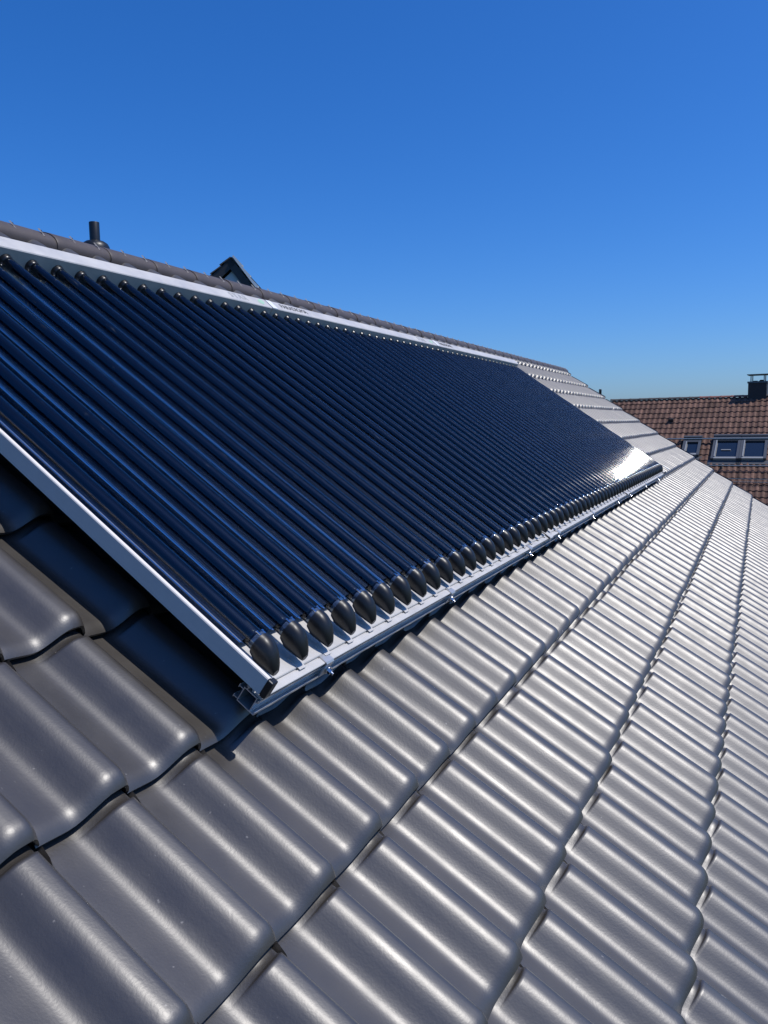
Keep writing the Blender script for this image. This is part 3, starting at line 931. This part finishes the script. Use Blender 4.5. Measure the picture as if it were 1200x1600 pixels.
# frame: origin at the ridge's left end; x runs right along the ridge, -y faces us
az0 = -9.40
p0 = EYE + dirv(az0, .0250) * (D1 / math.cos(R(az0 - 4)))
YAW = R(-4)                       # ridge heading, turned slightly about the vertical
nb.location = p0
nb.rotation_euler = (0, 0, YAW)
RP = R(38)
TW = .212; TL = .335
c2, s2 = math.cos(RP), math.sin(RP)
def nb_roof_tiles():
    """small interlocking tiles, each with a rounded hump"""
    ncol, nrow = 74, 24
    T = np.array([0, .30, .38, .50, .62, .74, .86, .96, 1.0])
    Z = np.array([0, 0, .008, .024, .032, .032, .024, .008, 0.0])
    X = np.array([1.05, .5, .12, .03, 0.0])
    Vs, Fs, sm, ti = [], [], [], []; base = 0
    for r in range(nrow):
        for c in range(ncol):
            jt = RNG.normal(size=3)
            XX, TT = np.meshgrid(X, T, indexing='ij')
            n = np.tile(Z, (len(X), 1)) + .032 * (1 - XX) - .010 * (XX < .01) + .002 * jt[0]
            d = (r + 1 - XX) * TL + .003 * jt[1]
            P = np.stack([c * TW + TT * TW, d, n], -1)
            P[..., 1] = np.maximum(P[..., 1], 0)
            idx = np.arange(P.shape[0] * P.shape[1]).reshape(P.shape[:2])
            q = np.stack([idx[:-1, :-1], idx[1:, :-1], idx[1:, 1:], idx[:-1, 1:]], -1).reshape(-1, 4)
            Vs.append(P.reshape(-1, 3)); Fs.append(q + base); sm.append(np.ones(len(q), bool)); base += idx.size
            tt = float(np.clip(RNG.normal(1, .17), .55, 1.5))
            ti.append(np.full(idx.size, tt))
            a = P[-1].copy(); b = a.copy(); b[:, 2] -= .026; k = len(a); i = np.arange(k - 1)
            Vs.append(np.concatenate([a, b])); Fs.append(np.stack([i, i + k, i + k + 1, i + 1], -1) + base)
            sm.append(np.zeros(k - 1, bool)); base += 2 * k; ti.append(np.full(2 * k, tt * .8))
    V = np.concatenate(Vs); F = np.concatenate(Fs)
    W_ = np.stack([V[:, 0], -V[:, 1] * c2 - V[:, 2] * s2, -V[:, 1] * s2 + V[:, 2] * c2], 1)
    me = bpy.data.meshes.new('tile_field'); me.from_pydata(W_.tolist(), [], F[:, :].tolist())
    me.materials.append(M_REDTILE); me.polygons.foreach_set('use_smooth', np.concatenate(sm))
    at = me.attributes.new('tint', 'FLOAT', 'POINT'); at.data.foreach_set('value', np.concatenate(ti).astype(np.float32))
    o = bpy.data.objects.new('tile_field', me); COL.objects.link(o); o.parent = nb
nb_roof_tiles()
WN = 74 * TW
DN = 24 * TL
def nbp(x, d, n):           # point on the neighbour's roof: x along, d down the slope, n above
    return Vector((x, -d * c2 - n * s2, -d * s2 + n * c2))
MB().add([nbp(0, 0, -.02), nbp(WN, 0, -.02), nbp(WN, DN, -.02), nbp(0, DN, -.02)], [(0, 1, 2, 3)]).add(
    [(0, 0, -.02), (WN, 0, -.02), (WN, DN * c2, -DN * s2 - .02), (0, DN * c2, -DN * s2 - .02)], [(0, 1, 2, 3)]).build('roof_deck', M_REDTILE, nb)
wz = -p0.z
hwN = DN * c2 - .4
wl = MB()
zt = -DN * s2
wl.add([(.25, -hwN, wz), (WN - .2, -hwN, wz), (WN - .2, -hwN, zt), (.25, -hwN, zt),
        (.25, hwN, wz), (WN - .2, hwN, wz), (WN - .2, hwN, zt), (.25, hwN, zt), (.25, 0, -.3), (WN - .2, 0, -.3)],
       [(0, 1, 2, 3), (5, 4, 7, 6), (4, 0, 3, 8, 7), (1, 5, 6, 9, 2)])
wl.build('wall', M_WALL, nb)
# ridge tiles of the neighbour
def nb_ridge(col, name='ridge_tile'):
    mb = MB(); seg = 12; Lr = .41
    rows = []
    for y, s in ((0, 1.0), (.05, 1.0), (.06, .93), (Lr + .03, .86)):
        rows.append([(y, math.cos(math.pi * i / seg) * .115 * s, math.sin(math.pi * i / seg) * .085 * s) for i in range(seg + 1)])
    vs = [p for r_ in rows for p in r_]; n = seg + 1
    mb.add(vs, [(k * n + i, (k + 1) * n + i, (k + 1) * n + i + 1, k * n + i + 1) for k in range(3) for i in range(seg)], True)
    mb.add(rows[0], [tuple(range(seg + 1))])
    me = mb.mesh(name, col)
    at = me.attributes.new('tint', 'FLOAT', 'POINT'); at.data.foreach_set('value', [1.0] * len(me.vertices))
    return me
M_RRG = tile_material('ridge_grey_clay', (0.06, 0.052, 0.048), .7, spec=.3)
M_RRR = tile_material('ridge_red_clay', (0.19, 0.075, 0.058), .7, spec=.3)
r1, r2 = nb_ridge(M_RRG), nb_ridge(M_RRR)
for k in range(38):
    o = bpy.data.objects.new('ridge_tile', r2 if 9 <= k < 15 else r1); COL.objects.link(o); o.parent = nb
    o.location = (k * .41 - .02, 0, .01); o.rotation_euler = (0, R(random.gauss(0, .5)), R(random.gauss(0, .3)))

# where a picture ray meets the neighbour's slope -> (x, d)
NBM = Matrix.Translation(p0) @ Matrix.Rotation(YAW, 4, 'Z')
_right, _down, _fwd = Vector(_r), Vector(_d), Vector(_f)
def nb_hit(px, py):
    d = (_right * ((px - 600) / 1244.63) + _down * ((py - 800) / 1244.63) + _fwd)
    inv = NBM.inverted()
    o_ = inv @ EYE; dd = inv.to_3x3() @ d
    nrm = Vector((0, -s2, c2))
    t = -(o_.dot(nrm)) / dd.dot(nrm)
    p = o_ + dd * t
    return p.x, -p.y / c2

def roof_window(x, d, w_, h_, open_h=0.0, blind=False):
    f = MB()
    def slab(x0, x1, d0, d1, n0, n1, mb, mi=0):
        vs = [nbp(a, b, c) for c in (n0, n1) for b in (d0, d1) for a in (x0, x1)]
        mb.add(vs, [(0, 2, 3, 1), (4, 5, 7, 6), (0, 1, 5, 4), (2, 6, 7, 3), (0, 4, 6, 2), (1, 3, 7, 5)], False, mi)
    t_ = .10
    slab(x, x + t_, d, d + h_, -.02, .16, f, 0); slab(x + w_ - t_, x + w_, d, d + h_, -.02, .16, f, 0)
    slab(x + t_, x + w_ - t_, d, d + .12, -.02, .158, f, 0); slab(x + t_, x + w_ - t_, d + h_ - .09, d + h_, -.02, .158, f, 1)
    # top hood with a gap (ventilation flap and blind box)
    slab(x - .02, x + w_ + .02, d - .20, d - .12, -.02, .21, f, 0)
    slab(x - .02, x + w_ + .02, d - .115, d - .02, -.02, .17, f, 0)
    # inner sash profile, paler on one side to paint in the sunlight
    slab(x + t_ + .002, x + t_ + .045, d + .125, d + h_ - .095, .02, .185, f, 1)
    o = f.build('roof_window', [M_FRAME, M_FRAMEL], nb)
    p = MB(); slab(x + t_ + .047, x + w_ - t_ - .003, d + .123, d + h_ - .093, .06, .09, p)
    p.build('pane', M_PANE, o)
    fl = MB(); slab(x - .10, x + w_ + .10, d + h_ + .002, d + h_ + .22, .0, .05, fl)
    fl.build('flashing', M_LEAD, o)
    if blind:
        b = MB(); slab(x + .32, x + w_ - .32, d + h_ * .52, d + h_ * .52 + .04, .10, .125, b)
        b.build('handle', M_FRAMEL, o)
    return o
for (xa_, ya_, xb_, yb_, bl) in ((1116, 690, 1154, 721, True), (1159, 690, 1197, 721, False), (1069, 692, 1092, 715, False)):
    a = nb_hit(xa_, ya_); b = nb_hit(xb_, yb_)
    roof_window(a[0], a[1], b[0] - a[0], b[1] - a[1], blind=bl)
# snow guard pipes on posts
for (py, n_h, rr_) in ((691, .18, .030), (733, .18, .022)):
    x_, d_ = nb_hit(1120, py)
    g_ = MB(); g_.tube(nbp(1.2, d_, n_h), nbp(WN - .3, d_, n_h), rr_, seg=10)
    gg = g_.build('snow_guard_pipe', M_GALV, nb)
    for k in range(9):
        b = MB(); xx = 1.6 + k * 1.7
        b.add([nbp(xx, d_ - .25, .04), nbp(xx + .03, d_ - .25, .04), nbp(xx + .03, d_ + .02, .05), nbp(xx, d_ + .02, .05),
               nbp(xx, d_ - .02, n_h), nbp(xx + .03, d_ - .02, n_h)], [(0, 1, 5, 4), (4, 5, 2, 3), (0, 4, 3), (1, 2, 5), (0, 3, 2, 1)])
        b.build('guard_bracket', M_GALV, gg)
# ladder-like snow fence lower down
x_, d_ = nb_hit(1120, 754)
g_ = MB()
for nh in (.05, .20): g_.tube(nbp(2.0, d_, nh), nbp(WN - .3, d_, nh), .012, seg=8)
k = 2.0
while k < WN - .3:
    g_.tube(nbp(k, d_, .05), nbp(k, d_, .20), .007, seg=6, caps=False); k += .14
g_.build('snow_fence', M_GALV, nb)
# small dark vent tile
x_, d_ = nb_hit(1049, 658)
g_ = MB(); vs = [nbp(x_ - .08, d_ - .14, .03), nbp(x_ + .08, d_ - .14, .03), nbp(x_ + .10, d_ + .10, .05), nbp(x_ - .10, d_ + .10, .05), nbp(x_ - .09, d_ + .08, .17), nbp(x_ + .09, d_ + .08, .17)]
g_.add(vs, [(0, 1, 5, 4), (4, 5, 2, 3), (0, 4, 3), (1, 2, 5)])
g_.build('vent_tile', M_CHIM, nb)
# chimney
xl, _q = nb_hit(1168, 640); xr_, _q = nb_hit(1194.5, 640)
xl += 0.0
chw = (1194.5 - 1168) / 1244.63 * 36.4 - .09
xl = (nb_hit(1168, 626)[0])
ch = MB().box((xl, -.15, -.6), (xl + chw, .75, .55)).build('chimney', M_CHIM, nb, bevel=.01)
MB().box((xl - .03, -.18, .552), (xl + chw + .03, .78, .62)).build('chimney_cap', M_LEAD, ch)
fl = MB(); fl.tube((xl + .22, .3, .622), (xl + .22, .3, .66), .12, .10, seg=14); fl.tube((xl + chw - .22, .3, .622), (xl + chw - .22, .3, .69), .12, .06, seg=14)
fl.build('flue', M_BLACKPL, ch)
pl = MB().box((xl - .05, -.2, .885), (xl + chw + .05, .8, .91))
for ax in (xl + .08, xl + chw - .12):
    for ay in (-.12, .7): pl.box((ax, ay, .622), (ax + .035, ay + .03, .883))
pl.build('cover_plate', M_LEAD, ch)

# ------------------------------------------------------------------ gabled house behind the ridge
gh = empty('gabled_house')
tag(gh, 'tall gabled house whose dark gable peak shows above the ridge', 'house')
DG = 22.0
pa = EYE + dirv(-35.59, .2047) * DG
gh.location = pa
gh.rotation_euler = (0, 0, R(25))
GA = {-1: R(41), 1: R(54)}
OV = .12
def gpt(side, d, n, y):
    cg, sg = math.cos(GA[side]), math.sin(GA[side])
    return Vector((side * (d * cg + n * sg), y, -d * sg + n * cg))
LG = 6.2; BACK = 9.0
for side in (-1, 1):
    rf = MB()
    ncou = int(LG / .34)
    for k in range(ncou):
        d0 = k * .34; d1 = d0 + .36
        a0, a1 = .03, .075
        vs = [gpt(side, d0, a0 - .03, 0), gpt(side, d1, a1 - .03, 0), gpt(side, d1, a1, 0), gpt(side, d0, a0, 0),
              gpt(side, d0, a0 - .03, BACK), gpt(side, d1, a1 - .03, BACK), gpt(side, d1, a1, BACK), gpt(side, d0, a0, BACK)]
        rf.add(vs, [(0, 1, 2, 3), (7, 6, 5, 4), (3, 2, 6, 7), (1, 5, 6, 2), (0, 4, 5, 1)])
    ro = rf.build('tile_slope', M_TILE2 if False else M_RIDGE, gh)
    _at = ro.data.attributes.new('tint', 'FLOAT', 'POINT'); _at.data.foreach_set('value', [1.3] * len(ro.data.vertices))
    vb_ = MB()
    vs = [gpt(side, .0, -.20, .02), gpt(side, LG, -.20, .02), gpt(side, LG, .0, .02), gpt(side, .0, .0, .02),
          gpt(side, .0, -.20, .06), gpt(side, LG, -.20, .06), gpt(side, LG, .0, .06), gpt(side, .0, .0, .06)]
    vb_.add(vs, [(0, 1, 2, 3), (7, 6, 5, 4), (3, 2, 6, 7), (1, 5, 6, 2), (0, 4, 5, 1), (0, 3, 7, 4)])
    vb_.build('verge_board', M_DARKWOOD, gh)
    if side > 0:  # white strip on the sunny slope only, painting its sunlit tile edges
        vt_ = MB()
        for k in range(ncou):
            d0 = k * .34; d1 = d0 + .345
            q = [gpt(side, d0, .04, -.03), gpt(side, d1, .04, -.03), gpt(side, d1, .125, -.03), gpt(side, d0, .085, -.03),
                 gpt(side, d0, .04, .16), gpt(side, d1, .04, .16), gpt(side, d1, .125, .16), gpt(side, d0, .085, .16)]
            vt_.add(q, [(0, 1, 2, 3), (7, 6, 5, 4), (3, 2, 6, 7), (1, 5, 6, 2), (0, 4, 5, 1)])
        vt_.build('lit_verge_edge', M_WHITE, gh)
    sf = MB()
    vs = [gpt(side, 0, -.06, .062), gpt(side, LG, -.06, .062), gpt(side, LG, -.06, BACK), gpt(side, 0, -.06, BACK)]
    sf.add(vs, [(0, 1, 2, 3)]); sf.build('soffit', M_DARKWOOD, gh)
gz = -pa.z
top = -.33
wl_, wr_ = -(LG * math.cos(GA[-1]) - .5), LG * math.cos(GA[1]) - .5
zl_, zr_ = wl_ * math.tan(GA[-1]) + top, -wr_ * math.tan(GA[1]) + top
gw = MB()
B_ = BACK - .3
gw.add([(wl_, OV, gz), (wr_, OV, gz), (wr_, OV, zr_), (0, OV, top), (wl_, OV, zl_),
        (wl_, B_, gz), (wr_, B_, gz), (wr_, B_, zr_), (0, B_, top), (wl_, B_, zl_)],
       [(0, 1, 2, 3, 4), (9, 8, 7, 6, 5), (5, 0, 4, 9), (1, 6, 7, 2)])
gw.build('wall', M_GABLE, gh)

# ------------------------------------------------------------------ slim dark pipe beyond the far verge, carried to the ground as a mast
ms = empty('pipe_mast')
tag(ms, 'slim dark mast with a thicker head rising behind the far verge', 'mast')
pm = EYE + dirv(-10.13, .0396) * 27.0
ms.location = (pm.x, pm.y, 0)
b = MB(); b.tube((0, 0, 0), (0, 0, pm.z - .12), .05, .028, seg=12); b.build('pole', M_VENT, ms)
b = MB(); b.lathe([(0, pm.z - .17), (.04, pm.z - .165), (.045, pm.z - .02), (.036, pm.z), (0, pm.z)], seg=14)
b.build('mast_head', M_VENT, ms)
b = MB(); b.box((-.01, -.05, pm.z - .28), (.045, .0, pm.z - .21)); b.build('mast_bracket', M_GALV, ms)
